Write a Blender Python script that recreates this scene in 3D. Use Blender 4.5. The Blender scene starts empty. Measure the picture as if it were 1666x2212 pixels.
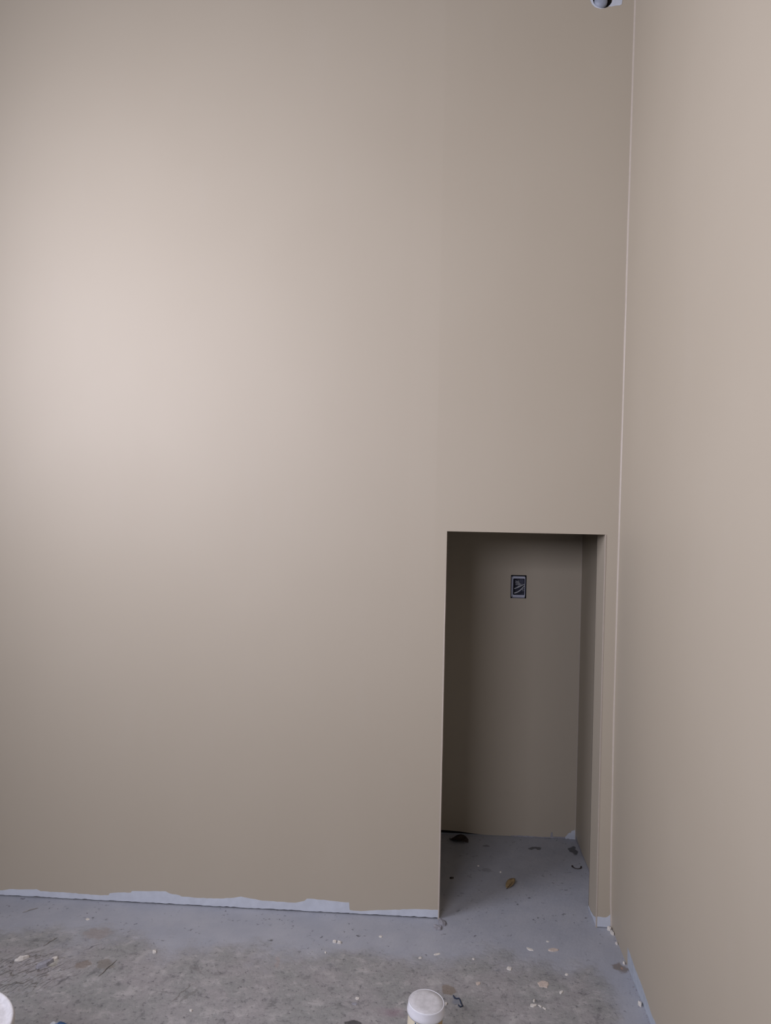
import bpy, bmesh, math, random
from mathutils import Vector, Matrix
random.seed(7)
S = bpy.context.scene
COL = S.collection
PI = math.pi

# ------------------------------------------------------------------ camera
cam_d = bpy.data.cameras.new('camera')
cam = bpy.data.objects.new('camera', cam_d)
COL.objects.link(cam)
cam_d.sensor_fit = 'VERTICAL'
cam_d.sensor_height = 24.0
cam_d.lens = 1711.9 * 24.0 / 2212.0
RT = Vector((0.99778785, 0.0635695, 0.01945054))
UP = Vector((-0.02040463, 0.0143939, 0.99968818))
FW = Vector((-0.06326971, 0.99787361, -0.01565917))
cam.matrix_world = Matrix(((RT.x, UP.x, -FW.x, -0.6854),
                           (RT.y, UP.y, -FW.y, -2.9773),
                           (RT.z, UP.z, -FW.z, 1.58),
                           (0, 0, 0, 1)))
S.camera = cam

# ------------------------------------------------------------------ world, light, exposure
world = bpy.data.worlds.new('world')
S.world = world
world.use_nodes = True
bg = world.node_tree.nodes['Background']
bg.inputs[0].default_value = (0.80, 0.88, 1.0, 1)
bg.inputs[1].default_value = 1.0

# daylight coming through the window openings of the room (window: x0, x1, z0, z1 on the front wall)
FRONT_Y = -3.6
LEFT_X = -2.80
CEIL_Z = 4.2
WIN_FRONT = (-2.64, -1.22, 1.74, 2.44)   # x range, z range of the strip window behind the camera
WIN_LEFT = (-2.20, -0.95, 1.62, 2.95)    # y range, z range of the window in the left wall


P_FRONT, P_LEFT = 55.0, 60.0
SKY_COL = (0.97, 0.952, 1.11)


def area(name, loc, rot, sx, sy, power, color=(1, 1, 1)):
    l = bpy.data.lights.new(name, 'AREA')
    l.shape = 'RECTANGLE'
    l.size, l.size_y = sx, sy
    l.energy = power
    l.color = color
    o = bpy.data.objects.new(name, l)
    COL.objects.link(o)
    o.location, o.rotation_euler = loc, rot
    return o


x0, x1, z0, z1 = WIN_FRONT
area('window_daylight_front', ((x0 + x1) / 2, FRONT_Y + 0.02, (z0 + z1) / 2), (PI / 2, 0, 0), x1 - x0, z1 - z0, P_FRONT, SKY_COL)
y0, y1, z0, z1 = WIN_LEFT
area('window_daylight_left', (LEFT_X + 0.02, (y0 + y1) / 2, (z0 + z1) / 2), (PI / 2, 0, -PI / 2), y1 - y0, z1 - z0, P_LEFT, SKY_COL)

S.view_settings.view_transform = 'Standard'
S.view_settings.look = 'None'
S.view_settings.gamma = 1.0
S.view_settings.use_curve_mapping = False
S.view_settings.exposure = 0.0


# ------------------------------------------------------------------ helpers
def lin(c):
    c = c / 255.0
    return c / 12.92 if c <= 0.04045 else ((c + 0.055) / 1.055) ** 2.4


def rgb(r, g, b):
    return (lin(r), lin(g), lin(b), 1.0)


class NT:
    """small node-tree writer"""
    def __init__(self, name):
        self.m = bpy.data.materials.new(name)
        self.m.use_nodes = True
        self.t = self.m.node_tree
        self.b = self.t.nodes['Principled BSDF']
        tc = self.t.nodes.new('ShaderNodeTexCoord')
        self.P = tc.outputs['Object']

    def put(self, sock, v):
        if isinstance(v, bpy.types.NodeSocket):
            self.t.links.new(v, sock)
        else:
            sock.default_value = v

    def math(self, op, a, b=0.0, c=0.0):
        n = self.t.nodes.new('ShaderNodeMath')
        n.operation = op
        for i, v in enumerate((a, b, c)):
            self.put(n.inputs[i], v)
        return n.outputs[0]

    def noise(self, scale, detail=3.0, rough=0.55, vec=None, dist=0.0):
        n = self.t.nodes.new('ShaderNodeTexNoise')
        self.put(n.inputs['Vector'], vec or self.P)
        n.inputs['Scale'].default_value = scale
        n.inputs['Detail'].default_value = detail
        n.inputs['Roughness'].default_value = rough
        n.inputs['Distortion'].default_value = dist
        return n.outputs[0]

    def step(self, v, lo, hi, a=0.0, b=1.0):
        n = self.t.nodes.new('ShaderNodeMapRange')
        n.interpolation_type = 'SMOOTHSTEP'
        self.put(n.inputs[0], v)
        n.inputs[1].default_value, n.inputs[2].default_value = lo, hi
        n.inputs[3].default_value, n.inputs[4].default_value = a, b
        return n.outputs[0]

    def mix(self, f, a, b):
        n = self.t.nodes.new('ShaderNodeMix')
        n.data_type = 'RGBA'
        self.put(n.inputs[0], f)
        self.put(n.inputs[6], a)
        self.put(n.inputs[7], b)
        return n.outputs[2]

    def mapping(self, loc=(0, 0, 0), rot=(0, 0, 0), scale=(1, 1, 1), vec=None):
        n = self.t.nodes.new('ShaderNodeMapping')
        self.put(n.inputs[0], vec or self.P)
        n.inputs[1].default_value, n.inputs[2].default_value, n.inputs[3].default_value = loc, rot, scale
        return n.outputs[0]

    def xyz(self, vec=None):
        n = self.t.nodes.new('ShaderNodeSeparateXYZ')
        self.put(n.inputs[0], vec or self.P)
        return n.outputs

    def length(self, vec):
        n = self.t.nodes.new('ShaderNodeVectorMath')
        n.operation = 'LENGTH'
        self.put(n.inputs[0], vec)
        return n.outputs['Value']

    def bump(self, h, strength, dist):
        n = self.t.nodes.new('ShaderNodeBump')
        self.put(n.inputs['Height'], h)
        n.inputs['Strength'].default_value = strength
        n.inputs['Distance'].default_value = dist
        self.t.links.new(n.outputs[0], self.b.inputs['Normal'])

    def set(self, base=None, rough=None, spec=None, metal=None):
        if base is not None: self.put(self.b.inputs['Base Color'], base)
        if rough is not None: self.put(self.b.inputs['Roughness'], rough)
        if spec is not None: self.put(self.b.inputs['Specular IOR Level'], spec)
        if metal is not None: self.put(self.b.inputs['Metallic'], metal)
        return self.m


def simple(name, col, rough=0.6, spec=0.4, vary=0.06, scale=60.0, bump=0.0, metal=0.0):
    n = NT(name)
    k = n.step(n.noise(scale), 0.3, 0.7)
    dark = tuple(c * (1 - vary) for c in col[:3]) + (1,)
    lite = tuple(min(1, c * (1 + vary)) for c in col[:3]) + (1,)
    n.set(n.mix(k, dark, lite), rough, spec, metal)
    if bump:
        n.bump(n.noise(scale * 3), bump, 0.002)
    return n.m


def tan_paint(name):
    n = NT(name)
    big = n.noise(1.3, 2.0)
    roll = n.noise(9.0, 3.0, vec=n.mapping(scale=(1, 1, 0.25)))
    c = n.mix(n.step(big, 0.35, 0.65), (0.421, 0.368, 0.284, 1), (0.431, 0.378, 0.293, 1))
    c = n.mix(n.math('MULTIPLY', n.step(roll, 0.55, 0.75), 0.06), c, (0.46, 0.42, 0.36, 1))
    n.set(c, n.step(roll, 0.3, 0.7, 0.57, 0.58), 0.5)
    n.bump(n.math('ADD', n.noise(650.0, 2.0), n.math('MULTIPLY', n.noise(14.0, 2.0), 0.6)), 0.10, 0.0010)
    return n.m


def floor_paint(name):
    n = NT(name)
    px, py, pz = n.xyz()
    wob = n.math('SUBTRACT', n.noise(3.0, 5.0, 0.6), 0.5)
    wob2 = n.math('SUBTRACT', n.noise(11.0, 4.0, 0.6), 0.5)
    # grey paint reaches about 0.3 m out from the back wall and 0.16 m from the right wall
    a = n.math('ADD', n.math('ADD', py, 0.27), n.math('MULTIPLY', wob, 0.55))
    a = n.math('ADD', a, n.math('MULTIPLY', wob2, 0.12))
    m1 = n.step(a, -0.09, 0.09)
    b = n.math('ADD', n.math('ADD', px, 0.13), n.math('MULTIPLY', wob, 0.3))
    m2 = n.step(b, -0.05, 0.05)
    painted = n.math('MAXIMUM', m1, m2)
    # bare concrete
    mott = n.noise(16.0, 8.0, 0.68, dist=0.4)
    mott2 = n.noise(55.0, 9.0, 0.8)
    tint = n.noise(6.0, 4.0, 0.6)
    raw = n.mix(n.step(tint, 0.35, 0.65), rgb(160, 160, 157), rgb(170, 166, 165))
    raw = n.mix(n.step(mott, 0.50, 0.68), raw, rgb(190, 187, 184))
    raw = n.mix(n.math('MULTIPLY', n.step(mott, 0.46, 0.30), 0.8), raw, rgb(118, 118, 117))
    raw = n.mix(n.math('MULTIPLY', n.step(mott2, 0.53, 0.63), 0.50), raw, rgb(196, 190, 190))
    raw = n.mix(n.math('MULTIPLY', n.step(mott2, 0.46, 0.37), 0.75), raw, rgb(94, 94, 96))
    pink = n.step(n.noise(2.3, 3.0), 0.56, 0.7)
    raw = n.mix(n.math('MULTIPLY', pink, 0.25), raw, rgb(176, 165, 167))
    # painted concrete
    pv = n.noise(7.0, 4.0, 0.6)
    pnt = n.mix(n.step(pv, 0.3, 0.7), rgb(161, 164, 172), rgb(171, 173, 179))
    spk = n.noise(52.0, 5.0, 0.65)
    clus = n.step(n.noise(9.0, 2.0), 0.45, 0.62)
    pnt = n.mix(n.math('MULTIPLY', n.math('MULTIPLY', n.step(spk, 0.58, 0.66), clus), 0.8), pnt, rgb(84, 84, 88))
    spk2 = n.noise(95.0, 2.0, vec=n.mapping(loc=(3.1, 1.7, 0)))
    pnt = n.mix(n.math('MULTIPLY', n.step(spk2, 0.70, 0.76), 0.5), pnt, rgb(190, 188, 186))
    col = n.mix(painted, raw, pnt)

    warp = n.t.nodes.new('ShaderNodeVectorMath')
    warp.operation = 'ADD'
    nz = n.t.nodes.new('ShaderNodeTexNoise')
    nz.inputs['Scale'].default_value = 28.0
    n.t.links.new(n.P, nz.inputs['Vector'])
    sc = n.t.nodes.new('ShaderNodeVectorMath')
    sc.operation = 'MULTIPLY_ADD'
    n.t.links.new(nz.outputs['Color'], sc.inputs[0])
    sc.inputs[1].default_value = (0.045, 0.045, 0)
    sc.inputs[2].default_value = (-0.0225, -0.0225, 0)
    n.t.links.new(n.P, warp.inputs[0])
    n.t.links.new(sc.outputs[0], warp.inputs[1])
    W = warp.outputs[0]

    def spot(cx, cy, rx, ry, c, amt, soft=0.35):
        nonlocal col
        d = n.length(n.mapping(loc=(-cx / rx, -cy / ry, 0), scale=(1 / rx, 1 / ry, 0.0), vec=W))
        col = n.mix(n.math('MULTIPLY', n.step(d, 1.0, 1.0 - soft), amt), col, c)

    spot(-1.869, -0.223, 0.060, 0.045, rgb(160, 152, 148), 0.7)       # worn dry patches
    spot(-1.836, -0.408, 0.030, 0.030, rgb(141, 126, 112), 0.6)
    spot(-1.766, -0.404, 0.036, 0.030, rgb(132, 124, 112), 0.6)
    spot(-1.939, -0.410, 0.020, 0.030, rgb(186, 182, 170), 0.8)
    spot(-0.611, -0.430, 0.026, 0.032, rgb(138, 124, 108), 0.75)
    spot(-0.029, -0.252, 0.030, 0.034, rgb(118, 106, 94), 0.75)
    spot(-0.019, -0.256, 0.006, 0.010, rgb(176, 142, 124), 0.9)
    spot(-1.193, -0.337, 0.011, 0.034, rgb(172, 162, 158), 0.7)
    spot(-0.784, -0.560, 0.060, 0.040, rgb(150, 124, 134), 0.55, 0.9)
    spot(-0.590, -0.480, 0.018, 0.030, rgb(112, 122, 142), 0.5, 0.8)
    spot(-0.900, -0.621, 0.030, 0.012, rgb(60, 60, 60), 0.8)
    spot(-0.43, 0.42, 0.028, 0.022, rgb(100, 100, 104), 0.35)
    spot(-0.20, 0.66, 0.035, 0.016, rgb(56, 56, 58), 0.75)
    spot(-0.03, 0.66, 0.018, 0.055, rgb(50, 52, 58), 0.8)
    spot(-0.42, 0.66, 0.020, 0.012, rgb(70, 70, 72), 0.6)

    def line(ax, ay, bx, by, w, c, amt):
        nonlocal col
        L = math.hypot(bx - ax, by - ay)
        ang = math.atan2(by - ay, bx - ax)
        # move to the middle, turn along the line, squash
        mv = n.mapping(loc=(-(ax + bx) / 2, -(ay + by) / 2, 0), vec=W)
        rt = n.mapping(rot=(0, 0, -ang), vec=mv)
        d = n.length(n.mapping(scale=(2 / L, 1 / w, 0.0), vec=rt))
        col = n.mix(n.math('MULTIPLY', n.step(d, 1.0, 0.4), amt), col, c)

    line(-1.498, -0.600, -1.424, -0.452, 0.0045, rgb(118, 112, 106), 0.6)   # scrape marks
    line(-1.458, -0.592, -1.408, -0.478, 0.0080, rgb(118, 116, 112), 0.5)
    line(-1.50, -0.37, -1.40, -0.43, 0.008, rgb(130, 126, 124), 0.5)
    line(-1.58, -0.52, -1.45, -0.53, 0.007, rgb(124, 122, 120), 0.5)
    line(-1.90, -0.56, -1.80, -0.42, 0.004, rgb(112, 110, 110), 0.6)
    line(-1.88, -0.34, -1.82, -0.27, 0.004, rgb(98, 97, 100), 0.7)

    n.set(col, n.mix(painted, (0.72,) * 3 + (1,), (0.50,) * 3 + (1,)), 0.35)
    # relief: trowel ridges in the corner by the bucket, pits elsewhere
    rd = n.length(n.mapping(loc=(2.00 / 0.15, 0.47 / 0.13, 0), scale=(1 / 0.15, 1 / 0.13, 0.0)))
    ridge_m = n.step(rd, 1.25, 0.5)
    rv = n.mapping(scale=(1, 0.33, 1), vec=n.mapping(rot=(0, 0, -math.radians(-26))))
    ridge = n.noise(62.0, 2.0, 0.5, vec=rv)
    soft_r = n.noise(40.0, 3.0, 0.5, vec=rv)
    h = n.math('MULTIPLY', n.math('MULTIPLY', n.step(ridge, 0.44, 0.62), ridge_m), 1.5)
    h = n.math('ADD', h, n.math('MULTIPLY', soft_r, 0.25))
    rough_h = n.math('ADD', n.math('MULTIPLY', mott, 0.55), n.math('MULTIPLY', mott2, 0.75))
    h = n.math('ADD', h, n.math('MULTIPLY', rough_h, n.step(painted, 0.0, 1.0, 1.0, 0.22)))
    n.bump(h, 0.9, 0.007)
    return n.m


M = {}
M['tan'] = tan_paint('tan_wall_paint')
M['bead'] = simple('tan_caulk_paint', (0.47, 0.41, 0.34, 1), 0.4, 0.5, 0.03)
M['primer'] = simple('blue_grey_primer', rgb(193, 198, 206), 0.6, 0.35, 0.05, 25, 0.05)
M['primer_dimmed'] = simple('dimmed_grey_primer', rgb(172, 179, 188), 0.6, 0.35, 0.08, 40, 0.05)  # same primer, colour darkened to offset the brighter light on the right wall
M['floor'] = floor_paint('grey_painted_concrete')
M['dark_ceiling'] = simple('bounce_cut_ceiling', (0.08, 0.08, 0.08, 1), 0.8, 0.2, 0.02, 8)  # unseen ceiling, kept dark to hold down bounced light
M['shell'] = simple('bounce_cut_shell', (0.05, 0.048, 0.046, 1), 0.7, 0.2, 0.02, 8)  # unseen room walls, near-black so they return little bounced light
M['void'] = simple('dark_gap_and_absorber', (0.02, 0.018, 0.016, 1), 0.9, 0.1)  # backing of dark gaps, also absorbs bounce on the unseen niche end
M['dark_absorber'] = simple('niche_bounce_absorber', (0.07, 0.06, 0.05, 1), 0.8, 0.2, 0.1, 20)  # dark colour on hidden niche faces, added to keep the niche shaded
M['box_plastic'] = simple('grey_box_plastic', rgb(178, 182, 198), 0.45, 0.5, 0.05, 200)
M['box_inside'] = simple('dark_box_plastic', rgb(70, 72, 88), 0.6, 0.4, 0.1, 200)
M['wire'] = simple('pale_grey_wire', rgb(205, 207, 210), 0.4, 0.5, 0.05, 300)
M['screw'] = simple('dark_screw_hole', (0.02, 0.02, 0.022, 1), 0.6, 0.3)
M['pipe'] = simple('grey_pipe', rgb(140, 146, 158), 0.5, 0.4, 0.12, 40)
M['lid_white'] = simple('white_plastic_lid', rgb(226, 226, 230), 0.38, 0.5, 0.03, 30)
M['white_plastic'] = simple('white_bottle_plastic', rgb(232, 231, 229), 0.35, 0.5, 0.02, 30)


def lid_dust(name):
    n = NT(name)
    a = n.noise(60.0, 6.0, 0.65)
    b = n.noise(150.0, 3.0, 0.6, vec=n.mapping(scale=(1, 1.6, 1)))
    c = n.mix(n.step(a, 0.35, 0.65), rgb(192, 190, 190), rgb(206, 204, 204))
    c = n.mix(n.math('MULTIPLY', n.step(b, 0.66, 0.74), 0.6), c, rgb(150, 147, 146))
    n.set(c, 0.6, 0.35)
    n.bump(a, 0.15, 0.002)
    return n.m


M['lid_dust'] = lid_dust('dusty_lid_top')
M['bucket_lid'] = lid_dust('smeared_bucket_lid')
M['cream'] = simple('cream_label_paper', rgb(226, 216, 190), 0.5, 0.35, 0.03, 50)
M['gold'] = simple('gold_label_print', rgb(186, 160, 112), 0.5, 0.35, 0.05, 50)
M['navy'] = simple('blue_label_print', rgb(36, 78, 128), 0.5, 0.35, 0.05, 50)
M['chip'] = simple('white_plaster_chip', rgb(214, 209, 200), 0.8, 0.2, 0.12, 120, 0.3)
M['chip_beige'] = simple('beige_paint_chip', rgb(198, 184, 172), 0.8, 0.2, 0.14, 160, 0.3)
M['chip_grey'] = simple('grey_mortar', rgb(150, 149, 154), 0.8, 0.2, 0.12, 90, 0.3)
M['leaf'] = simple('tan_dry_leaf', rgb(150, 128, 92), 0.7, 0.3, 0.22, 55, 0.3)
M['dark_leaf'] = simple('dark_dry_leaf', rgb(62, 54, 50), 0.8, 0.2, 0.3, 60, 0.3)
M['wood'] = simple('grey_wood_splinter', rgb(150, 146, 142), 0.8, 0.2, 0.2, 90, 0.2)
M['thread'] = simple('dark_blue_string', rgb(52, 62, 82), 0.8, 0.2, 0.2, 90)


def rag_mat():
    n = NT('blue_and_white_cloth')
    px, py, pz = n.xyz()
    k = n.step(n.math('ADD', px, n.math('MULTIPLY', n.math('SUBTRACT', n.noise(30.0), 0.5), 0.03)), -0.014, 0.002)
    c = n.mix(k, rgb(206, 208, 210), rgb(74, 104, 146))
    n.set(c, 0.85, 0.2)
    n.bump(n.noise(200.0), 0.3, 0.002)
    return n.m


M['rag'] = rag_mat()


def obj(name, verts, faces, m, parent=None, smooth=False):
    me = bpy.data.meshes.new(name)
    me.from_pydata([tuple(v) for v in verts], [], faces)
    me.validate()
    bm = bmesh.new()
    bm.from_mesh(me)
    bmesh.ops.recalc_face_normals(bm, faces=bm.faces)
    bm.to_mesh(me)
    bm.free()
    o = bpy.data.objects.new(name, me)
    COL.objects.link(o)
    me.materials.append(m if not isinstance(m, str) else M[m])
    if smooth:
        me.polygons.foreach_set('use_smooth', [True] * len(me.polygons))
    if parent:
        o.parent = parent
    return o


def obj_bm(name, bm, m, parent=None, smooth=False):
    me = bpy.data.meshes.new(name)
    bmesh.ops.recalc_face_normals(bm, faces=bm.faces)
    bm.to_mesh(me)
    bm.free()
    o = bpy.data.objects.new(name, me)
    COL.objects.link(o)
    me.materials.append(M[m])
    if smooth:
        me.polygons.foreach_set('use_smooth', [True] * len(me.polygons))
    if parent:
        o.parent = parent
    return o


def struct(o):
    o['kind'] = 'structure'
    return o


def thing(name, label, cat, loc=(0, 0, 0), group=None):
    o = bpy.data.objects.new(name, None)
    COL.objects.link(o)
    o.empty_display_size = 0.02
    o.location = loc
    o['label'], o['category'] = label, cat
    if group:
        o['group'] = group
    return o


def tag(o, label, cat, group=None):
    o['label'], o['category'] = label, cat
    if group:
        o['group'] = group
    return o


def lathe(profile, n=64, cap_top=False, cap_bottom=False):
    """profile: list of (r, z)"""
    v, f = [], []
    for r, z in profile:
        for i in range(n):
            a = 2 * PI * i / n
            v.append((r * math.cos(a), r * math.sin(a), z))
    for k in range(len(profile) - 1):
        for i in range(n):
            j = (i + 1) % n
            f.append((k * n + i, k * n + j, (k + 1) * n + j, (k + 1) * n + i))
    if cap_bottom:
        f.append(tuple(range(n)))
    if cap_top:
        k = len(profile) - 1
        f.append(tuple(k * n + i for i in range(n)))
    return v, f


def tube(pts, r, n=10):
    """swept tube with end caps; r is a number or one radius per point"""
    pts = [Vector(p) for p in pts]
    rs = r if isinstance(r, (list, tuple)) else [r] * len(pts)
    v, f = [], []
    for i, p in enumerate(pts):
        t = (pts[min(i + 1, len(pts) - 1)] - pts[max(i - 1, 0)]).normalized()
        u = t.orthogonal().normalized() if i == 0 else (u - t * u.dot(t)).normalized()
        w = t.cross(u)
        for k in range(n):
            a = 2 * PI * k / n
            v.append(p + rs[i] * (math.cos(a) * u + math.sin(a) * w))
    for i in range(len(pts) - 1):
        for k in range(n):
            j = (k + 1) % n
            f.append((i * n + k, i * n + j, (i + 1) * n + j, (i + 1) * n + k))
    f.append(tuple(range(n)))
    f.append(tuple((len(pts) - 1) * n + k for k in range(n)))
    return v, f


def interp(tab, x):
    if x <= tab[0][0]:
        return tab[0][1]
    for (a, p), (b, q) in zip(tab, tab[1:]):
        if x <= b:
            return p + (q - p) * (x - a) / (b - a)
    return tab[-1][1]


# ------------------------------------------------------------------ the room shell
JL, JR, LZ = -0.642, -0.0568, 1.466       # niche opening: left jamb, right jamb, lintel height
JT = 0.15                                 # thickness of the wall around the niche
NB = 0.776                                # niche back wall
NL, NR = -1.75, 0.002                     # niche side walls; the unseen left one set far out to darken the niche
PIPE_X, PIPE_Z, HOLE_R = -0.113, 3.432, 0.036

# the right wall bows a little along the corner
BOW = [(0.0, 0.001), (0.1, -0.004), (0.35, -0.007), (0.87, -0.009), (1.7, -0.005), (2.57, 0.0), (3.41, 0.006), (4.2, 0.009)]


def bow(z):
    return interp(BOW, z)


# taped drywall joint: the board left of it is flat, the joint swells and the next board runs back
JOINT = [(-7.0, 0.0), (-0.90, 0.0), (-0.79, -0.0004), (-0.735, -0.0013), (-0.685, -0.0021), (-0.655, -0.0018),
         (-0.55, -0.0008), (-0.30, 0.0006), (0.02, 0.001)]


def wy(x, z=2.0):
    k = min(1.0, max(0.0, (z - 1.0) / 0.5))
    return interp(JOINT, x) * k


def wall_grid(name, xs, zs, skip, ymap, m, parent=None):
    v, f, idx = [], [], {}

    def vid(i, j):
        if (i, j) not in idx:
            idx[(i, j)] = len(v)
            x, z = xs[i], zs[j]
            v.append((x, ymap(x, z), z))
        return idx[(i, j)]

    for i in range(len(xs) - 1):
        for j in range(len(zs) - 1):
            xc, zc = (xs[i] + xs[i + 1]) / 2, (zs[j] + zs[j + 1]) / 2
            if skip(xc, zc):
                continue
            f.append((vid(i, j), vid(i + 1, j), vid(i + 1, j + 1), vid(i, j + 1)))
    return v, f


# --- back wall, front face with the niche opening and a round pipe hole
xs = [LEFT_X, -2.4, -1.6, -1.1, -0.90, -0.79, -0.76, -0.735, -0.71, -0.685, -0.67, -0.655, JL, -0.55, -0.40, -0.30,
      PIPE_X - 0.06, PIPE_X + 0.06, JR, -0.03, 0.0]
xs = sorted(set(xs))
zs = [0.006, 0.1, 0.35, 0.87, 1.0, 1.2, LZ, 1.7, 2.1, 2.57, 3.0, PIPE_Z - 0.06, PIPE_Z + 0.06, CEIL_Z]


def in_open(x, z):
    return JL < x < JR and z < LZ


def in_pipe(x, z):
    return abs(x - PIPE_X) < 0.06 and abs(z - PIPE_Z) < 0.06


v, f = wall_grid('wall_back', xs, zs, lambda x, z: in_open(x, z) or in_pipe(x, z), wy, 'tan')
for k, (x, y, z) in enumerate(v):          # the last column follows the bowed corner
    if x == 0.0:
        v[k] = (bow(z) + 0.004, y, z)
# square cell with a round hole
N = 32
base = len(v)
for i in range(N):
    a = 2 * PI * i / N + PI / 4
    c, s = math.cos(a), math.sin(a)
    q = 0.06 / max(abs(c), abs(s))
    v.append((PIPE_X + q * c, wy(PIPE_X + q * c), PIPE_Z + q * s))
for i in range(N):
    a = 2 * PI * i / N + PI / 4
    v.append((PIPE_X + HOLE_R * math.cos(a), 0.0005, PIPE_Z + HOLE_R * math.sin(a)))
for i in range(N):
    a = 2 * PI * i / N + PI / 4
    v.append((PIPE_X + HOLE_R * math.cos(a), 0.02, PIPE_Z + HOLE_R * math.sin(a)))
for i in range(N):
    j = (i + 1) % N
    f.append((base + i, base + j, base + N + j, base + N + i))
    f.append((base + N + i, base + N + j, base + 2 * N + j, base + 2 * N + i))


def quad(*p):
    b = len(v)
    v.extend(p)
    f.append((b, b + 1, b + 2, b + 3))


# reveals of the opening
quad((JL, 0, 0.0), (JL, JT, 0.0), (JL, JT, LZ), (JL, 0, LZ))
quad((JR, 0, 0.0), (JR + 0.001, JT, 0.0), (JR + 0.001, JT, LZ), (JR, 0, LZ))
quad((JL, 0, LZ), (JR, 0, LZ), (JR, JT, LZ), (JL, JT, LZ))
wall_back = struct(obj('wall_back', v, f, 'tan'))
# rear faces of the two jambs, coloured dark to cut bounced light in the niche
obj('board_back', [(JL, JT, 0), (NL, JT, 0), (NL, JT, LZ), (JL, JT, LZ), (JR, JT, 0), (NR, JT, 0), (NR, JT, LZ), (JR, JT, LZ)],
    [(0, 1, 2, 3), (4, 5, 6, 7)], 'dark_absorber', wall_back)

# dark cavity behind: sill plate gap under the boards and inside the pipe hole
cav_v, cav_f = [], []


def boxq(x0, x1, y0, y1, z0, z1, V, Fc):
    b = len(V)
    for z in (z0, z1):
        V += [(x0, y0, z), (x1, y0, z), (x1, y1, z), (x0, y1, z)]
    Fc += [tuple(b + i for i in t) for t in ((0, 1, 2, 3), (4, 5, 6, 7), (0, 1, 5, 4), (1, 2, 6, 5), (2, 3, 7, 6), (3, 0, 4, 7))]


boxq(LEFT_X, JL - 0.002, 0.008, 0.10, 0.0, 0.05, cav_v, cav_f)
boxq(JR + 0.006, 0.0, 0.008, 0.10, 0.0, 0.05, cav_v, cav_f)
boxq(PIPE_X - 0.07, PIPE_X + 0.07, 0.02, 0.10, PIPE_Z - 0.07, PIPE_Z + 0.07, cav_v, cav_f)
obj('wall_cavity', cav_v, cav_f, 'void', wall_back)

# --- bare blue-grey primer left unpainted along the foot of the back wall (ragged top)
STRIP = [(-2.80, 0.030), (-2.55, 0.025),
         (-2.357, 0.022), (-2.318, 0.029), (-2.267, 0.030), (-2.209, 0.034), (-2.192, 0.027), (-2.144, 0.027), (-2.089, 0.027),
         (-2.028, 0.025), (-1.967, 0.024), (-1.922, 0.025), (-1.917, 0.033), (-1.884, 0.038), (-1.834, 0.040), (-1.829, 0.046),
         (-1.758, 0.049), (-1.695, 0.052), (-1.681, 0.045), (-1.643, 0.040), (-1.632, 0.035), (-1.583, 0.033), (-1.496, 0.035),
         (-1.442, 0.039), (-1.415, 0.044), (-1.401, 0.047), (-1.374, 0.043), (-1.332, 0.037), (-1.261, 0.034), (-1.190, 0.034),
         (-1.155, 0.043), (-1.146, 0.052), (-1.079, 0.051), (-1.014, 0.046), (-0.984, 0.046), (-0.981, 0.017), (-0.938, 0.015),
         (-0.903, 0.019), (-0.822, 0.026), (-0.764, 0.031), (-0.695, 0.035), (-0.6425, 0.035)]


def strip(name, prof, place, m, parent, bot=0.004, th=0.0006):
    """thin raised ribbon from bot(x) to the profile height; place(u, z, d) puts it on its wall"""
    pts = []
    for (a, p), (b, q) in zip(prof, prof[1:]):
        n = max(1, int(abs(b - a) / 0.012)) if abs(b - a) < 0.3 else 12
        for k in range(n):
            t = k / n
            pts.append((a + (b - a) * t, p + (q - p) * t + (random.uniform(-0.0012, 0.0012) if k else 0)))
    pts.append(prof[-1])
    V, Fc = [], []
    for u, h in pts:
        bz = bot + abs(random.gauss(0, 0.0012))
        h = max(h, bz + 0.001)
        V += [place(u, bz, 0.0), place(u, bz, th), place(u, h, th), place(u, h, 0.0)]
    for i in range(len(pts) - 1):
        a, b = i * 4, i * 4 + 4
        for k in range(3):
            Fc.append((a + k, b + k, b + k + 1, a + k + 1))
    return obj(name, V, Fc, m, parent)


strip('primer_strip', STRIP, lambda u, z, d: (u, -d, z), 'primer', wall_back)
strip('primer_strip', [(-0.0566, 0.041), (-0.029, 0.039), (-0.020, 0.040), (-0.013, 0.044), (-0.006, 0.052), (-0.003, 0.057)],
      lambda u, z, d: (u, -d, z), 'primer', wall_back, 0.003)
strip('primer_strip', [(0.0, 0.034), (0.03, 0.026), (0.06, 0.016), (0.10, 0.009), (0.15, 0.006)],
      lambda u, z, d: (JR - d, u, z), 'primer', wall_back, 0.0)
# patch of primer round the pipe
pv, pf = [], []
patch = [(-0.160, 3.470), (-0.158, 3.428), (-0.151, 3.412), (-0.141, 3.402), (-0.132, 3.398), (-0.119, 3.395), (-0.104, 3.397), (-0.092, 3.403),
         (-0.081, 3.402), (-0.066, 3.405), (-0.050, 3.406), (-0.0435, 3.410), (-0.0415, 3.424), (-0.041, 3.470)]
# a ring between the outer outline and the hole
outer = patch + [(-0.06, 3.485), (-0.10, 3.49), (-0.14, 3.485)]
n_o = len(outer)
for (x, z) in outer:
    pv.append((x, wy(x) - 0.0012, z))
for (x, z) in outer:
    d = Vector((x - PIPE_X, z - PIPE_Z)).normalized() * HOLE_R
    pv.append((PIPE_X + d.x, -0.0012, PIPE_Z + d.y))
for i in range(n_o):
    j = (i + 1) % n_o
    pf.append((i, j, n_o + j, n_o + i))
obj('primer_patch', pv, pf, 'primer', wall_back)

# --- right wall
ys = [FRONT_Y, -3, -2.4, -1.8, -1.4, -1.1, -0.8, -0.5, -0.3, -0.15, 0.0]
zr = [0.0, 0.05, 0.1, 0.2, 0.35, 0.6, 0.87, 1.2, 1.5, 1.7, 2.1, 2.57, 3.0, 3.41, CEIL_Z]


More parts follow.
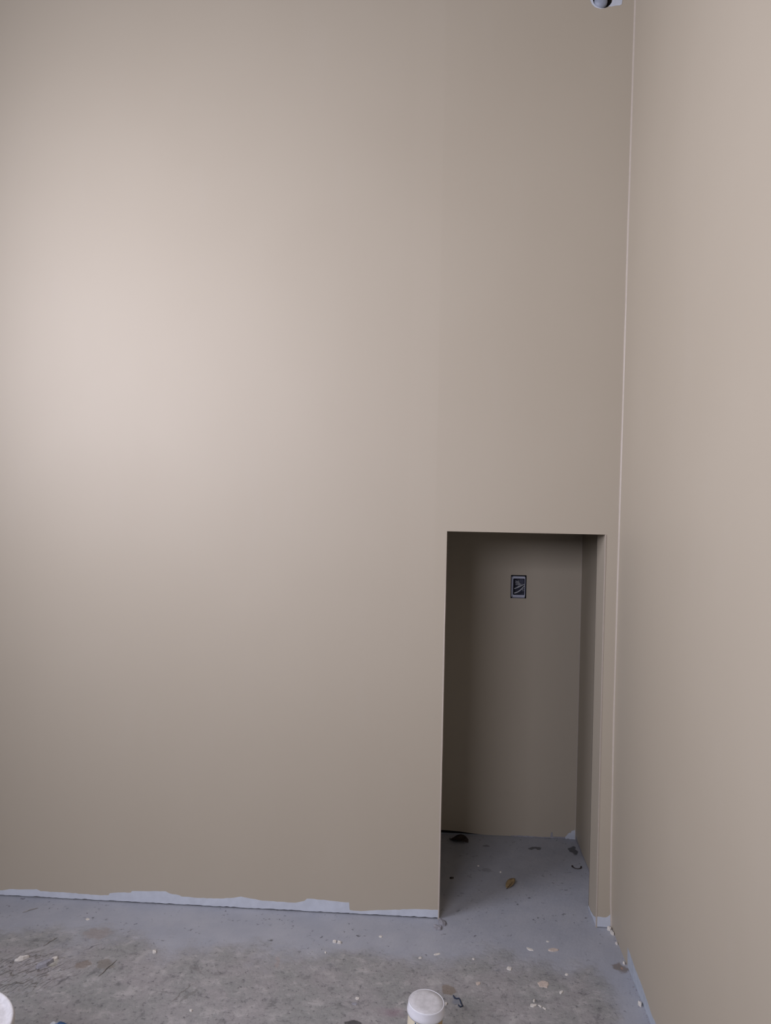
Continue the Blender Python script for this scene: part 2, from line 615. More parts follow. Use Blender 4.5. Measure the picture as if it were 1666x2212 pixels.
def wx(y, z):
    return bow(z) * max(0.0, 1 + y / 1.5)


v, f = [], []
for y in ys:
    for z in zr:
        v.append((wx(y, z), y, z))
nz_ = len(zr)
for i in range(len(ys) - 1):
    for j in range(nz_ - 1):
        f.append((i * nz_ + j, (i + 1) * nz_ + j, (i + 1) * nz_ + j + 1, i * nz_ + j + 1))
wall_right = struct(obj('wall_right', v, f, 'tan'))
strip('primer_strip', [(-0.10, 0.004), (-0.16, 0.006), (-0.245, 0.005), (-0.252, 0.070), (-0.285, 0.068), (-0.336, 0.059), (-0.448, 0.051), (-0.503, 0.043),
                       (-0.546, 0.034), (-0.597, 0.037), (-0.70, 0.030), (-0.80, 0.012)][2:],
      lambda u, z, d: (wx(u, z) - d, u, z), 'primer_dimmed', wall_right, 0.0)

# caulked inside corner, and the metal bead round the opening
cv, cf = [], []
zc = [k * 0.1 for k in range(43)]
for z in zc:
    b = bow(z)
    j = random.uniform(-0.0006, 0.0006)
    for p in ((b - 0.0044 + j, wy(0, z) - 0.0002, z), (b - 0.0035 + j, wy(0, z) - 0.0022, z), (b - 0.0014, -0.0042 + j, z), (b + 0.0002, -0.0050, z)):
        cv.append(p)
for i in range(len(zc) - 1):
    for k in range(3):
        cf.append((i * 4 + k, i * 4 + 4 + k, i * 4 + 5 + k, i * 4 + 1 + k))
obj('caulk_bead', cv, cf, 'bead', wall_right, True)

bv, bf = [], []
for z in [k * 0.0733 for k in range(21)]:
    j = random.uniform(-0.0004, 0.0004)
    bv += [(JR - 0.0005, 0.0045, z), (JR - 0.0016 + j, 0.0015, z), (JR - 0.0002 + j, -0.0016, z), (JR + 0.004, -0.0004, z)]
for i in range(20):
    for k in range(3):
        bf.append((i * 4 + k, i * 4 + 4 + k, i * 4 + 5 + k, i * 4 + 1 + k))
obj('corner_bead', bv, bf, 'bead', wall_back)
bv, bf = [], []
for z in [k * 0.0733 for k in range(21)]:
    j = random.uniform(-0.0004, 0.0004)
    bv += [(JL + 0.0004, 0.004, z), (JL + 0.0012 + j, 0.001, z), (JL - 0.0005 + j, -0.0014, z), (JL - 0.005, -0.0002, z)]
for i in range(20):
    for k in range(3):
        bf.append((i * 4 + k, i * 4 + 4 + k, i * 4 + 5 + k, i * 4 + 1 + k))
obj('corner_bead', bv, bf, 'bead', wall_back)

# --- niche
BX0, BX1, BZ0, BZ1 = -0.326, -0.253, 1.128, 1.237      # cut-out for the electrical box
xn = [NL, -1.2, -0.80, -0.66, -0.60, -0.54, -0.48, -0.42, -0.36, BX0, BX1, -0.1, NR]
zn = [0.0, 0.06, 0.5, BZ0, BZ1, LZ]
v, f = wall_grid('n', xn, zn, lambda x, z: BX0 < x < BX1 and BZ0 < z < BZ1, lambda x, z: NB, 'tan')
for k, (x, y, z) in enumerate(v):
    if z == 0.0:
        v[k] = (x, y, max(0.0015, 0.016 * min(1, (-0.40 - x) / 0.22)) + (random.uniform(0, 0.003) if x < -0.42 else 0))
wall_niche = struct(obj('wall_niche_back', v, f, 'tan'))
cv, cf = [], []
boxq(NL, NR, NB + 0.008, NB + 0.05, -0.001, 0.08, cv, cf)
for (a0, a1, c0, c1) in ((BX0 - 0.05, BX1 + 0.05, BZ0 - 0.05, BZ1 + 0.05),):      # dark box added to stop light leaking round the electrical box
    b_ = len(cv)
    cv += [(a0, NB + 0.001, c0), (a1, NB + 0.001, c0), (a1, NB + 0.001, c1), (a0, NB + 0.001, c1),
           (a0, NB + 0.12, c0), (a1, NB + 0.12, c0), (a1, NB + 0.12, c1), (a0, NB + 0.12, c1)]
    cf += [tuple(b_ + i for i in t) for t in ((4, 5, 6, 7), (0, 1, 5, 4), (1, 2, 6, 5), (2, 3, 7, 6), (3, 0, 4, 7))]
obj('wall_cavity', cv, cf, 'void', wall_niche)
strip('primer_patch', [(-0.046, 0.010), (-0.040, 0.016), (-0.033, 0.026), (-0.026, 0.031), (-0.021, 0.030), (-0.017, 0.040), (-0.008, 0.042), (0.001, 0.046)],
      lambda u, z, d: (u, NB - d - 0.0004, z), 'primer', wall_niche, 0.0)
strip('primer_strip', [(-0.30, 0.004), (-0.26, 0.007), (-0.20, 0.006), (-0.15, 0.005), (-0.115, 0.006), (-0.112, 0.028), (-0.106, 0.030), (-0.103, 0.008), (-0.06, 0.009), (-0.046, 0.010)],
      lambda u, z, d: (u, NB - d - 0.0002, z), 'chip_grey', wall_niche, 0.0)
w = struct(obj('wall_niche_left', [(NL, JT, 0), (NL, NB, 0), (NL, NB, LZ), (NL, JT, LZ)], [(0, 1, 2, 3)], 'void'))  # unseen end wall, near-black to swallow bounced light
w = struct(obj('wall_niche_right', [(NR, JT, 0), (NR, NB, 0), (NR, NB, LZ), (NR, JT, LZ)], [(0, 1, 2, 3)], 'tan'))
strip('primer_strip', [(JT, 0.012), (0.3, 0.010), (0.45, 0.011), (0.6, 0.010), (NB, 0.018)], lambda u, z, d: (NR - d, u, z), 'chip_grey', w, 0.0)
cv, cf = [], []
for z in [k * 0.0733 for k in range(21)]:
    cv += [(NR - 0.004, NB - 0.0002, z), (NR - 0.0015, NB - 0.0018, z), (NR - 0.0002, NB - 0.004, z)]
for i in range(20):
    for k in range(2):
        cf.append((i * 3 + k, i * 3 + 3 + k, i * 3 + 4 + k, i * 3 + 1 + k))
obj('caulk_bead', cv, cf, 'bead', wall_niche, True)
struct(obj('ceiling_niche', [(NL, JT, LZ), (NR, JT, LZ), (NR, NB, LZ), (NL, NB, LZ)], [(0, 1, 2, 3)], 'dark_absorber'))  # out of view, coloured dark to lessen bounce inside the niche

# --- floor, ceiling, left wall and the front wall with its window openings
v, f = [], []
fx = [LEFT_X, -2.4, -2, -1.6, -1.2, -0.8, JL, -0.4, -0.2, JR, 0.05]
fy = [FRONT_Y, -3, -2, -1.5, -1, -0.7, -0.4, -0.2, 0.0, 0.15, 0.4, 0.6, NB + 0.05]
for x in fx:
    for y in fy:
        v.append((x, y, 0.0))
for i in range(len(fx) - 1):
    for j in range(len(fy) - 1):
        b = len(fy)
        f.append((i * b + j, (i + 1) * b + j, (i + 1) * b + j + 1, i * b + j + 1))
floor = struct(obj('floor', v, f, 'floor'))
struct(obj('ceiling', [(LEFT_X, FRONT_Y, CEIL_Z), (0.02, FRONT_Y, CEIL_Z), (0.02, 0.02, CEIL_Z), (LEFT_X, 0.02, CEIL_Z)], [(0, 1, 2, 3)], 'dark_ceiling'))


def wall_with_window(name, u0, u1, wu0, wu1, wz0, wz1, place):
    us, zz = [u0, wu0, wu1, u1], [0, wz0, wz1, CEIL_Z]
    V, Fc = [], []
    for u in us:
        for z in zz:
            V.append(place(u, z))
    for i in range(3):
        for j in range(3):
            if i == 1 and j == 1:
                continue
            Fc.append((i * 4 + j, i * 4 + 4 + j, i * 4 + 5 + j, i * 4 + 1 + j))
    return struct(obj(name, V, Fc, 'shell'))


wall_with_window('wall_front', LEFT_X, 0.0, WIN_FRONT[0], WIN_FRONT[1], WIN_FRONT[2], WIN_FRONT[3], lambda u, z: (u, FRONT_Y, z))
wall_with_window('wall_left', FRONT_Y, 0.0, WIN_LEFT[0], WIN_LEFT[1], WIN_LEFT[2], WIN_LEFT[3], lambda u, z: (LEFT_X, u, z))

# ------------------------------------------------------------------ electrical box in the niche
ec = Vector((-0.2885, NB, 1.1825))
eb = thing('electrical_box', 'grey single-gang electrical box with loose pale wires recessed in the niche wall', 'electrical box', ec)
HW, HH = 0.0325, 0.0515


def rect_ring(ow, oh, iw, ih, y, depth, rad=0.004):
    """raised frame with an inner wall running back"""
    def rr(w_, h_, r_):
        out = []
        for cx, cz, a0 in ((w_ - r_, h_ - r_, 0), (-w_ + r_, h_ - r_, PI / 2), (-w_ + r_, -h_ + r_, PI), (w_ - r_, -h_ + r_, 1.5 * PI)):
            for k in range(5):
                a = a0 + k * PI / 8
                out.append((cx + r_ * math.cos(a), cz + r_ * math.sin(a)))
        return out
    O, I = rr(ow, oh, rad), rr(iw, ih, rad)
    n = len(O)
    V = [(x, y + 0.004, z) for x, z in O] + [(x, y, z) for x, z in O] + [(x, y, z) for x, z in I] + [(x, y + depth, z) for x, z in I]
    Fc = []
    for r_ in range(3):
        for i in range(n):
            j = (i + 1) % n
            Fc.append((r_ * n + i, r_ * n + j, (r_ + 1) * n + j, (r_ + 1) * n + i))
    return V, Fc


V, Fc = rect_ring(0.0295, 0.0490, 0.0268, 0.0388, -0.0012, 0.0015)
fr = obj('face_ring', V, Fc, 'box_plastic', eb)
for s in (1, -1):
    V, Fc = lathe([(0.0, 0.0), (0.0019, 0.0), (0.0019, 0.0006), (0.0, 0.0006)], 12)
    V = [(x + 0.001, -0.0008 + z * 0.5, y + s * 0.0437) for x, y, z in V]
    obj('screw_hole', V, Fc, 'screw', fr)
# box body: five-sided shell behind the ring, a touch wider than it on the left
V, Fc = [], []
bx0, bx1, bz0, bz1 = -0.0355, 0.0345, -0.0535, 0.0525
yy0, yy1 = 0.003, 0.065
V = [(bx0, yy0, bz0), (bx1, yy0, bz0), (bx1, yy0, bz1), (bx0, yy0, bz1), (bx0, yy1, bz0), (bx1, yy1, bz0), (bx1, yy1, bz1), (bx0, yy1, bz1)]
Fc = [(0, 1, 5, 4), (1, 2, 6, 5), (2, 3, 7, 6), (3, 0, 4, 7), (4, 5, 6, 7)]
obj('box_shell', V, Fc, 'box_inside', eb)
# side flange seen left of the ring
V, Fc = [], []
boxq(-0.0335, -0.0312, 0.0015, 0.010, -0.0480, 0.0470, V, Fc)
obj('side_flange', V, Fc, 'box_plastic', eb)
V, Fc = [], []
boxq(-0.0300, 0.0290, 0.001, 0.006, -0.0528, -0.0512, V, Fc)
obj('bottom_flange', V, Fc, 'box_plastic', eb)
# knockout plate in the upper right of the back
V, Fc = [], []
boxq(0.004, 0.027, 0.030, 0.064, 0.008, 0.040, V, Fc)
obj('cable_clamp', V, Fc, 'box_inside', eb)


def bez(pts, n=14):
    pts = [Vector(p) for p in pts]
    out = []
    for i in range(n + 1):
        t = i / n
        q = pts[:]
        while len(q) > 1:
            q = [a.lerp(b, t) for a, b in zip(q, q[1:])]
        out.append(q[0])
    return out


wires = [
    ([(0.030, 0.022, 0.011), (0.016, 0.010, 0.006), (0.004, 0.005, -0.001), (-0.020, 0.006, -0.010)], 0.0022),
    ([(0.030, 0.020, 0.004), (0.016, 0.010, -0.006), (0.008, 0.004, -0.024), (-0.020, 0.005, -0.031)], 0.0024),
    ([(0.022, 0.030, 0.012), (0.008, 0.014, 0.004), (0.006, 0.006, 0.018), (-0.004, 0.007, 0.024), (-0.016, 0.007, 0.026)], 0.0013),
    ([(0.022, 0.032, 0.010), (0.006, 0.014, 0.002), (0.002, 0.006, 0.015), (-0.006, 0.007, 0.018), (-0.016, 0.009, 0.019)], 0.0012),
    ([(0.020, 0.032, 0.010), (0.006, 0.016, 0.000), (-0.001, 0.007, 0.010), (-0.008, 0.008, 0.012), (-0.015, 0.009, 0.011)], 0.0012),
    ([(0.020, 0.034, 0.006), (0.006, 0.016, 0.002), (0.000, 0.010, 0.004), (-0.004, 0.012, -0.002)], 0.0013),
    ([(0.030, 0.024, -0.010), (0.024, 0.014, -0.010), (0.018, 0.012, -0.015)], 0.0014),
    ([(0.030, 0.024, -0.020), (0.026, 0.014, -0.019), (0.020, 0.014, -0.021)], 0.0014),
    ([(0.002, 0.062, 0.030), (0.0, 0.030, 0.036), (-0.002, 0.020, 0.028), (0.002, 0.020, 0.020)], 0.0010),
]
for p, r in wires:
    V, Fc = tube(bez(p), r, 8)
    obj('wire', V, Fc, 'wire', eb, True)

# ------------------------------------------------------------------ pipe end high on the wall
pp = thing('pipe_stub', 'round grey capped pipe end in a ragged hole near the ceiling corner', 'pipe', (PIPE_X - 0.006, 0.0, PIPE_Z - 0.0105))
V, Fc = lathe([(0.0245, 0.08), (0.0245, 0.004), (0.0240, -0.001), (0.0225, -0.004)], 48)
obj('pipe_wall', [(x, z, y) for x, y, z in V], Fc, 'pipe', pp, True)
V, Fc = lathe([(0.0226, -0.0035), (0.0215, -0.0065), (0.017, -0.010), (0.009, -0.0125), (0.0, -0.0132)], 48)
obj('end_cap', [(x, z, y) for x, y, z in V], Fc, 'pipe', pp, True)

# ------------------------------------------------------------------ bottle at the bottom edge
n_ax = Vector((0.0597, -0.0895, 1)).normalized()
HB = 0.200
top = Vector((-0.6832, -0.8183, HB + 0.005))
R3 = Vector((0, 0, 1)).rotation_difference(n_ax).to_matrix().to_4x4()
bt = thing('glue_bottle', 'white plastic bottle with dusty lid and cream label, standing at the bottom edge', 'bottle')
bt.matrix_world = Matrix.Translation(top - n_ax * HB) @ R3
rb = 0.0470
V, Fc = lathe([(0.0, 0.0), (0.040, 0.0), (0.0445, 0.002), (rb, 0.008), (rb, 0.1675), (rb - 0.002, 0.172), (rb - 0.004, 0.174), (0.0, 0.174)], 72)
body = obj('body', V, Fc, 'white_plastic', bt, True)


def label_patch(name, a0, a1, z0, z1, r, m, parent):
    V, Fc = [], []
    n = max(3, int(abs(a1 - a0) / 0.08))
    for i in range(n + 1):
        a = a0 + (a1 - a0) * i / n
        for z, rr in ((z0, r - 0.0006), (z0, r), (z1, r), (z1, r - 0.0006)):
            V.append((rr * math.cos(a), rr * math.sin(a), z))
    for i in range(n):
        for k in range(3):
            Fc.append((i * 4 + k, i * 4 + 4 + k, i * 4 + 5 + k, i * 4 + 1 + k))
    return obj(name, V, Fc, m, parent)


lab = label_patch('label', math.radians(-200), math.radians(20), 0.02, 0.1665, rb + 0.0005, 'cream', body)
lab['label'] = 'cream paper label'
g = label_patch('label_band', math.radians(-42), math.radians(22), 0.02, 0.1665, rb + 0.0009, 'gold', body)
g['label'] = 'gold printed end of the label'
# blue printed wedge on the label
V = []
for a, z in ((-126, 0.1655), (-102, 0.156), (-110, 0.142), (-124, 0.136)):
    for rr in (rb + 0.0006, rb + 0.0011):
        V.append((rr * math.cos(math.radians(a)), rr * math.sin(math.radians(a)), z))
mk = obj('printed_mark', V, [(1, 3, 5, 7), (0, 1, 3, 2), (2, 3, 5, 4), (4, 5, 7, 6), (6, 7, 1, 0)], 'navy', body)
mk['label'] = 'dark blue printed mark'
V, Fc = lathe([(0.0485, 0.1690), (0.0512, 0.1695), (0.0518, 0.174), (0.0512, 0.181), (0.0500, 0.1845), (0.0496, 0.196), (0.0490, 0.1990), (0.0480, HB),
               (0.0472, 0.1998), (0.0468, 0.1990)], 80)
lid = obj('lid', V, Fc, 'lid_white', bt, True)
V, Fc = lathe([(0.0469, 0.1989), (0.0468, 0.1992), (0.030, 0.1993), (0.0, 0.1993)], 64)
d = obj('lid_top', V, Fc, 'lid_dust', lid, True)
d['label'] = 'dusty recessed lid top'

# ------------------------------------------------------------------ pail at the left edge
bk = thing('bucket', 'white lidded pail with smeared lid cut off by the left edge', 'bucket', (-1.791, -1.286, 0.0))
V, Fc = lathe([(0.0, 0.0), (0.126, 0.0), (0.130, 0.006), (0.142, 0.28), (0.150, 0.282), (0.151, 0.288), (0.143, 0.290), (0.144, 0.318), (0.153, 0.320), (0.154, 0.326),
               (0.145, 0.328), (0.146, 0.352), (0.0, 0.352)], 80)
body = obj('body', V, Fc, 'white_plastic', bk, True)
V, Fc = lathe([(0.152, 0.332), (0.1665, 0.334), (0.1705, 0.344), (0.1708, 0.360), (0.1680, 0.3685), (0.1645, 0.370), (0.1605, 0.3685), (0.1570, 0.361), (0.150, 0.3595),
               (0.10, 0.3598), (0.0, 0.3600)], 96)
lid = obj('lid', V, Fc, 'bucket_lid', bk, True)
hv = [(0.156 * math.cos(a), 0.156 * math.sin(a), 0.305 - 0.17 * math.sin(t)) for a, t in [(PI + PI * k / 24, PI * k / 24) for k in range(25)]]
V, Fc = tube(hv, 0.0022, 8)
obj('handle', V, Fc, 'wood', bk, True)

# ------------------------------------------------------------------ rag by the bottom edge
V, Fc = [], []
nr, ns = 9, 28
V.append((0, 0, 0.064))
for k in range(1, nr + 1):
    t = k / nr
    for i in range(ns):
        a = 2 * PI * i / ns
        w_ = 1 + 0.16 * math.sin(3 * a + 0.6) + 0.09 * math.sin(7 * a + k * 0.4)
        r_ = 0.062 * t * w_
        z = 0.064 * (1 - t ** 2.2) + 0.006 * math.sin(5 * a + 3 * t) * t * (1 - t) * 3
        V.append((r_ * math.cos(a) * 0.85, r_ * math.sin(a), max(z, 0.0)))
for i in range(ns):
    Fc.append((0, 1 + i, 1 + (i + 1) % ns))
for k in range(nr - 1):
    for i in range(ns):
        j = (i + 1) % ns
        Fc.append((1 + k * ns + i, 1 + k * ns + j, 1 + (k + 1) * ns + j, 1 + (k + 1) * ns + i))
Fc.append(tuple(1 + (nr - 1) * ns + i for i in range(ns)))
rag = obj('rag', V, Fc, 'rag', None, True)
rag.location = (-1.735, -0.799, 0.0)
tag(rag, 'crumpled blue and white rag at the bottom edge right of the pail', 'rag')


# ------------------------------------------------------------------ bits on the floor
def flake(name, x, y, rx, ry, h, m, label, cat, rot=0.0, group=None, z=0.0, seed=0):
    rnd = random.Random(seed + int(abs(x) * 1000))
    n = 11
    V = []
    out = []
    for i in range(n):
        a = 2 * PI * i / n
        k = rnd.uniform(0.72, 1.08)
        out.append((rx * k * math.cos(a), ry * k * math.sin(a)))
    for px_, py_ in out:
        V.append((px_, py_, 0.0))
    for px_, py_ in out:
        V.append((px_ * 0.92, py_ * 0.92, h * rnd.uniform(0.6, 1.1)))
    V.append((0, 0, h * 1.15))
    Fc = [tuple(range(n))]
    for i in range(n):
        j = (i + 1) % n
        Fc.append((i, j, n + j, n + i))
        Fc.append((n + i, n + j, 2 * n))
    o = obj(name, V, Fc, m)
    o.location = (x, y, z)
    o.rotation_euler = (0, 0, rot)
    return tag(o, label, cat, group)


FL = 'pale flakes scattered on the floor'
flake('paint_disc', -0.301, -0.371, 0.021, 0.021, 0.0016, 'chip_beige', 'round beige disc of dried paint lying on the bare floor', 'paint flake')
flake('paint_flake', -0.322, -0.171, 0.014, 0.008, 0.002, 'chip', 'slender white flake on the floor below the niche, left of the larger beige flake', 'paint flake', -0.6, FL)
flake('paint_flake', -0.240, -0.168, 0.020, 0.011, 0.003, 'chip_beige', 'large ragged beige flake on the floor in front of the right jamb', 'paint flake', 0.2, FL)
flake('paint_flake', -0.252, -0.115, 0.006, 0.004, 0.002, 'chip', 'tiny white crumb just behind the large ragged beige flake', 'paint flake', 0.0, FL)
flake('plaster_chip', -1.014, -0.193, 0.0075, 0.008, 0.006, 'chip', 'left one of two bright white crumbs on the painted floor', 'plaster chip', 0.3, FL)
flake('plaster_chip', -0.996, -0.198, 0.0065, 0.008, 0.007, 'chip', 'right one of two bright white crumbs on the painted floor', 'plaster chip', 1.3, FL)
flake('plaster_chip', -0.853, -0.143, 0.007, 0.0055, 0.003, 'chip', 'small pale chip alone on the painted floor near the wall', 'plaster chip', 0.1, FL)
flake('plaster_chip', -1.625, -0.316, 0.008, 0.011, 0.006, 'chip', 'white chip lying alone on the left part of the floor', 'plaster chip', 0.7, FL)
flake('plaster_chip', -1.945, -0.133, 0.008, 0.009, 0.002, 'chip', 'small pale dot of plaster on smooth grey floor near the left wall foot', 'plaster chip', 0.7, FL)
flake('plaster_chip', -0.405, -0.296, 0.010, 0.011, 0.003, 'chip', 'whitish chip on the floor midway between bottle and right wall', 'plaster chip', 0.0, FL)
flake('plaster_chip', -0.348, -0.486, 0.011, 0.008, 0.003, 'chip', 'largest of the white chips in a row near the bottom edge', 'plaster chip', 0.2, FL)
flake('plaster_chip', -0.343, -0.463, 0.004, 0.009, 0.003, 'chip', 'thin white sliver behind the largest chip near the bottom edge', 'plaster chip', -0.2, FL)
flake('plaster_chip', -0.327, -0.488, 0.0035, 0.008, 0.003, 'chip', 'middle white sliver in the row near the bottom edge', 'plaster chip', 0.7, FL)
flake('plaster_chip', -0.315, -0.499, 0.0035, 0.008, 0.003, 'chip', 'rightmost white sliver in the row near the bottom edge', 'plaster chip', 0.8, FL)
flake('plaster_chip', -0.515, -0.389, 0.009, 0.010, 0.002, 'chip_beige', 'pale pinkish chip right of the tan stain on the floor', 'plaster chip', 0.0, FL)
flake('plaster_chip', -0.250, -0.41, 0.006, 0.010, 0.003, 'chip', 'small white chip right of the round beige disc', 'plaster chip', -0.5, FL)
flake('plaster_chip', -0.216, -0.310, 0.006, 0.007, 0.002, 'chip', 'tiny pale chip behind and right of the round beige disc', 'plaster chip', -0.5, FL)
flake('plaster_chip', -0.622, -0.505, 0.004, 0.006, 0.005, 'chip', 'tiny white crumb beside the right rim of the bottle lid', 'plaster chip', 0.0, FL)
flake('plaster_chip', -0.902, -0.505, 0.007, 0.006, 0.004, 'chip', 'upper one of two pale chips left of the bottle', 'plaster chip', 0.0, FL)
flake('plaster_chip', -0.907, -0.530, 0.011, 0.008, 0.002, 'chip_grey', 'lower, duller one of two pale chips left of the bottle', 'plaster chip', 0.0, FL)
flake('plaster_chip', -0.650, -0.234, 0.014, 0.005, 0.002, 'chip', 'flat whitish smear-like flake behind the bottle', 'plaster chip', 0.4, FL)
flake('plaster_chip', -0.708, -0.262, 0.007, 0.006, 0.002, 'chip', 'faint white flake behind and left of the bottle', 'plaster chip', 0.4, FL)
flake('plaster_chip', -1.037, -0.262, 0.004, 0.006, 0.003, 'chip', 'single white speck in front of the two bright crumbs', 'plaster chip', 0.4, FL)
flake('plaster_chip', -0.524, -0.251, 0.005, 0.005, 0.003, 'chip', 'white speck in front of the niche opening', 'plaster chip', 0.4, FL)
flake('plaster_chip', -1.404, -0.611, 0.005, 0.006, 0.004, 'chip', 'white speck beside the parallel scrape marks', 'plaster chip', 0.4, FL)
flake('mortar_lump', -1.962, -0.424, 0.014, 0.034, 0.012, 'chip_grey', 'elongated grey mortar lump on the ridged floor at left', 'mortar lump', -0.6)
flake('mortar_lump', -1.945, -0.392, 0.010, 0.014, 0.008, 'chip', 'whitish plaster lump at the tip of the elongated grey lump', 'mortar lump', -0.6)
flake('mortar_lump', -2.052, -0.398, 0.009, 0.026, 0.010, 'chip', 'pale ridge of mortar at the left picture edge', 'mortar lump', -0.9)
flake('mortar_lump', -0.632, -0.030, 0.017, 0.024, 0.010, 'chip_grey', 'grey mortar lump against the left corner of the niche opening', 'mortar lump', 0.3)
flake('mortar_lump', -0.648, -0.066, 0.016, 0.018, 0.008, 'chip_grey', 'second grey mortar lump just in front of the one at the niche corner', 'mortar lump', 0.9)
flake('plaster_crumb', -0.012, -0.012, 0.009, 0.010, 0.012, 'chip', 'white crumb in the room corner beside the right jamb', 'plaster chip', 0.9)
flake('plaster_crumb', -0.007, -0.040, 0.006, 0.014, 0.010, 'chip', 'white crumb at the foot of the right wall, next to the corner', 'plaster chip', 0.2)
flake('plaster_crumb', -0.006, -0.106, 0.004, 0.008, 0.006, 'chip', 'small white crumb along the right wall, a hand from the corner', 'plaster chip', 0.2)
flake('plaster_crumb', -0.008, -0.228, 0.005, 0.007, 0.007, 'chip', 'white crumb where the bare strip of the right wall begins', 'plaster chip', 0.2)
flake('plaster_crumb', -0.010, -0.452, 0.005, 0.012, 0.009, 'chip', 'white crumb at the right wall foot near the bottom edge', 'plaster chip', 0.1)
flake('paint_flake', -0.378, 0.406, 0.005, 0.005, 0.003, 'chip', 'bright white speck on the niche floor behind the tan leaf', 'paint flake', 0.0, FL)
flake('paint_flake', -0.471, 0.454, 0.005, 0.005, 0.003, 'chip', 'white speck on the dim niche floor at left', 'paint flake', 0.0, FL)


def stick(name, a, b, r, m, label, cat, n=5):
    a, b = Vector(a), Vector(b)
    pts = []
    for i in range(n):
        t = i / (n - 1)
        p = a.lerp(b, t)
        pts.append((p.x + 0.002 * math.sin(9 * t), p.y, r * 0.9 + 0.001 * math.sin(PI * t)))
    V, Fc = tube(pts, [r * 0.45] + [r] * (n - 2) + [r * 0.35], 6)
    return tag(obj(name, V, Fc, m), label, cat)


stick('wood_splinter', (-2.205, -0.112, 0), (-2.165, -0.074, 0), 0.0018, 'wood', 'thin grey splinter on smooth floor near the left wall foot', 'splinter')
stick('wood_splinter', (-2.020, -0.318, 0), (-1.998, -0.262, 0), 0.0018, 'wood', 'short grey splinter lying above the ridged mortar at left', 'splinter')
stick('wood_splinter', (-1.757, -0.470, 0), (-1.735, -0.375, 0), 0.0018, 'wood', 'grey splinter right of the two dull stains on the floor', 'splinter')

# blue string
sp = [(-0.598, -0.462), (-0.594, -0.474), (-0.588, -0.477), (-0.580, -0.474), (-0.577, -0.485), (-0.574, -0.500), (-0.570, -0.512), (-0.578, -0.517), (-0.583, -0.508)]
V, Fc = tube([(x, y, 0.0022) for x, y in sp], 0.0019, 6)
tag(obj('string_scrap', V, Fc, 'thread', None, True), 'scrap of dark blue string curled on the floor right of the bottle', 'string')


# leaves: cupped blades with a rib
def leaf(name, x, y, L, Wd, rot, m, label, cup, twist=0.0):
    V, Fc = [], []
    nl, nw = 10, 5
    for i in range(nl + 1):
        t = i / nl
        hw = Wd * (math.sin(PI * t ** 0.8) ** 0.75) * (1 - 0.25 * t) + 0.0006
        for k in range(nw):
            s = (k / (nw - 1)) * 2 - 1
            z = 0.0015 + cup * (abs(s) ** 1.6) * math.sin(PI * t) + 0.006 * t * t + twist * s * (t - 0.4)
            V.append(((t - 0.5) * L, s * hw, max(0.0008, z)))
    n0 = len(V)
    V += [(a, b, c + 0.0009) for a, b, c in V]
    for i in range(nl):
        for k in range(nw - 1):
            a = i * nw + k
            Fc.append((a, a + 1, a + nw + 1, a + nw))
            Fc.append((n0 + a, n0 + a + nw, n0 + a + nw + 1, n0 + a + 1))
    ring = [k for k in range(nw)] + [i * nw + nw - 1 for i in range(1, nl + 1)] + [nl * nw + k for k in range(nw - 2, -1, -1)] + [i * nw for i in range(nl - 1, 0, -1)]
    for a, b in zip(ring, ring[1:] + ring[:1]):
        Fc.append((a, b, n0 + b, n0 + a))
    root = thing(name, label, 'leaf', (x, y, 0.0))
    root.rotation_euler = (0, 0, rot)
    obj('blade', V, Fc, m, root, True)
    V, Fc = tube([(-0.5 * L - 0.006, 0, 0.002), (-0.4 * L, 0, 0.0035), (-0.1 * L, 0, 0.0042), (0.25 * L, 0, 0.0058)], [0.0012, 0.0011, 0.0008, 0.0005], 6)
    obj('rib', V, Fc, 'dark_leaf', root)
    return root


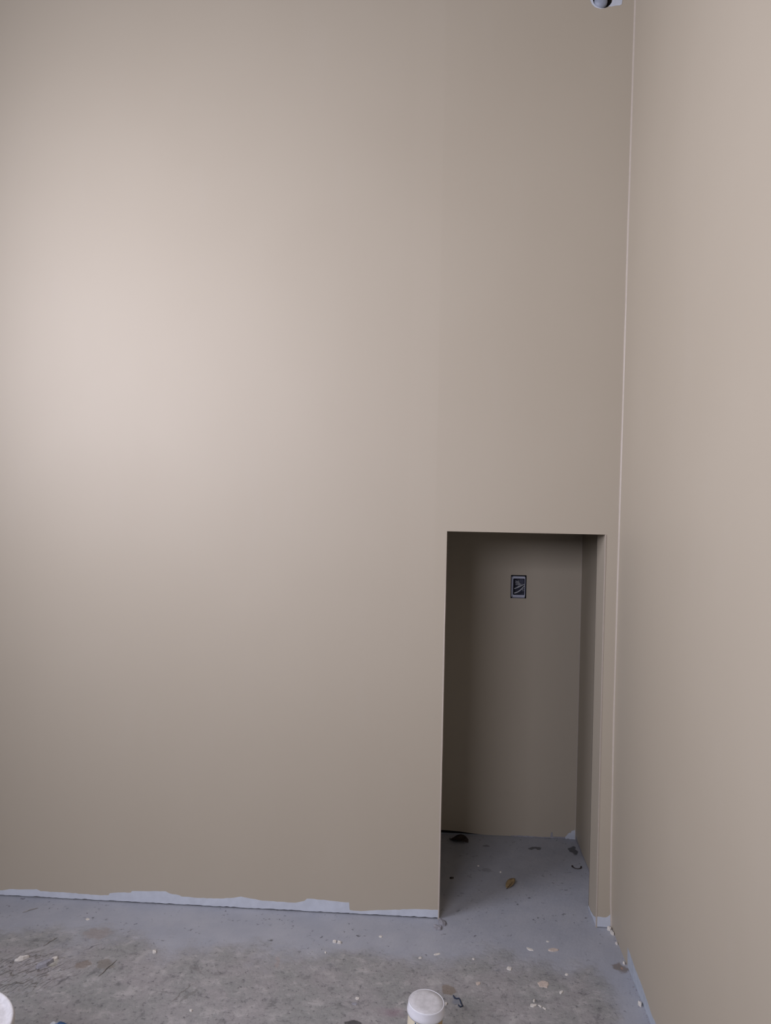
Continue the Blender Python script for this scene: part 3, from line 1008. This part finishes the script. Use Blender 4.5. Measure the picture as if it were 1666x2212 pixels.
leaf('dry_leaf', -0.344, 0.298, 0.080, 0.017, math.atan2(0.072, 0.038), 'leaf', 'curled tan dry leaf on the niche floor', 0.012, 0.006)
leaf('dry_leaf', -0.545, 0.698, 0.088, 0.034, math.radians(-20), 'dark_leaf', 'large dark dry leaf in the shaded back corner of the niche', 0.016, 0.012)
flake('debris_scrap', -0.588, 0.330, 0.010, 0.007, 0.004, 'dark_leaf', 'small dark scrap on the niche floor beside the left jamb', 'scrap', 0.3)

# curl of mastic and dark clods in the niche
cp = [(-0.062, 0.492), (-0.060, 0.480), (-0.052, 0.470), (-0.040, 0.468), (-0.028, 0.474), (-0.024, 0.488)]
V, Fc = tube([(x, y, 0.0028) for x, y in cp], [0.0035, 0.0022, 0.0015, 0.0015, 0.0024, 0.0034], 6)
tag(obj('sealant_curl', V, Fc, 'dark_leaf', None, True), 'dark curl of old sealant on the niche floor at right', 'scrap')

# fine grit nobody could count
gv, gf = [], []
rg = random.Random(3)


def grit(x, y, s):
    b = len(gv)
    for dx, dy, dz in ((-1, -0.6, 0), (1, -0.5, 0), (0.1, 1, 0), (0, 0.1, 1.0)):
        gv.append((x + dx * s * rg.uniform(0.7, 1.2), y + dy * s * rg.uniform(0.7, 1.2), dz * s * 0.8))
    gf.extend([(b, b + 1, b + 2), (b, b + 1, b + 3), (b + 1, b + 2, b + 3), (b + 2, b, b + 3)])


for _ in range(260):
    grit(rg.uniform(-0.6, -0.02), rg.uniform(-0.05, NB - 0.03), rg.uniform(0.0009, 0.0022))
for _ in range(340):
    grit(rg.uniform(-2.1, -0.05), rg.uniform(-0.85, -0.2), rg.uniform(0.0009, 0.0020))
o = obj('floor_grit', gv, gf, 'wood')
o['kind'] = 'stuff'
tag(o, 'fine dark grit strewn over the grey floor', 'grit')
gv, gf = [], []
for _ in range(90):
    grit(-abs(rg.gauss(0, 0.006)) - 0.003, rg.uniform(-0.62, -0.01), rg.uniform(0.0012, 0.0034))
for _ in range(120):
    grit(rg.uniform(-2.3, -0.66), -abs(rg.gauss(0, 0.003)) - 0.002, rg.uniform(0.0010, 0.0026))
o = obj('plaster_dust', gv, gf, 'chip_grey')
o['kind'] = 'stuff'
tag(o, 'pale plaster crumbs lying along the foot of the walls', 'grit')
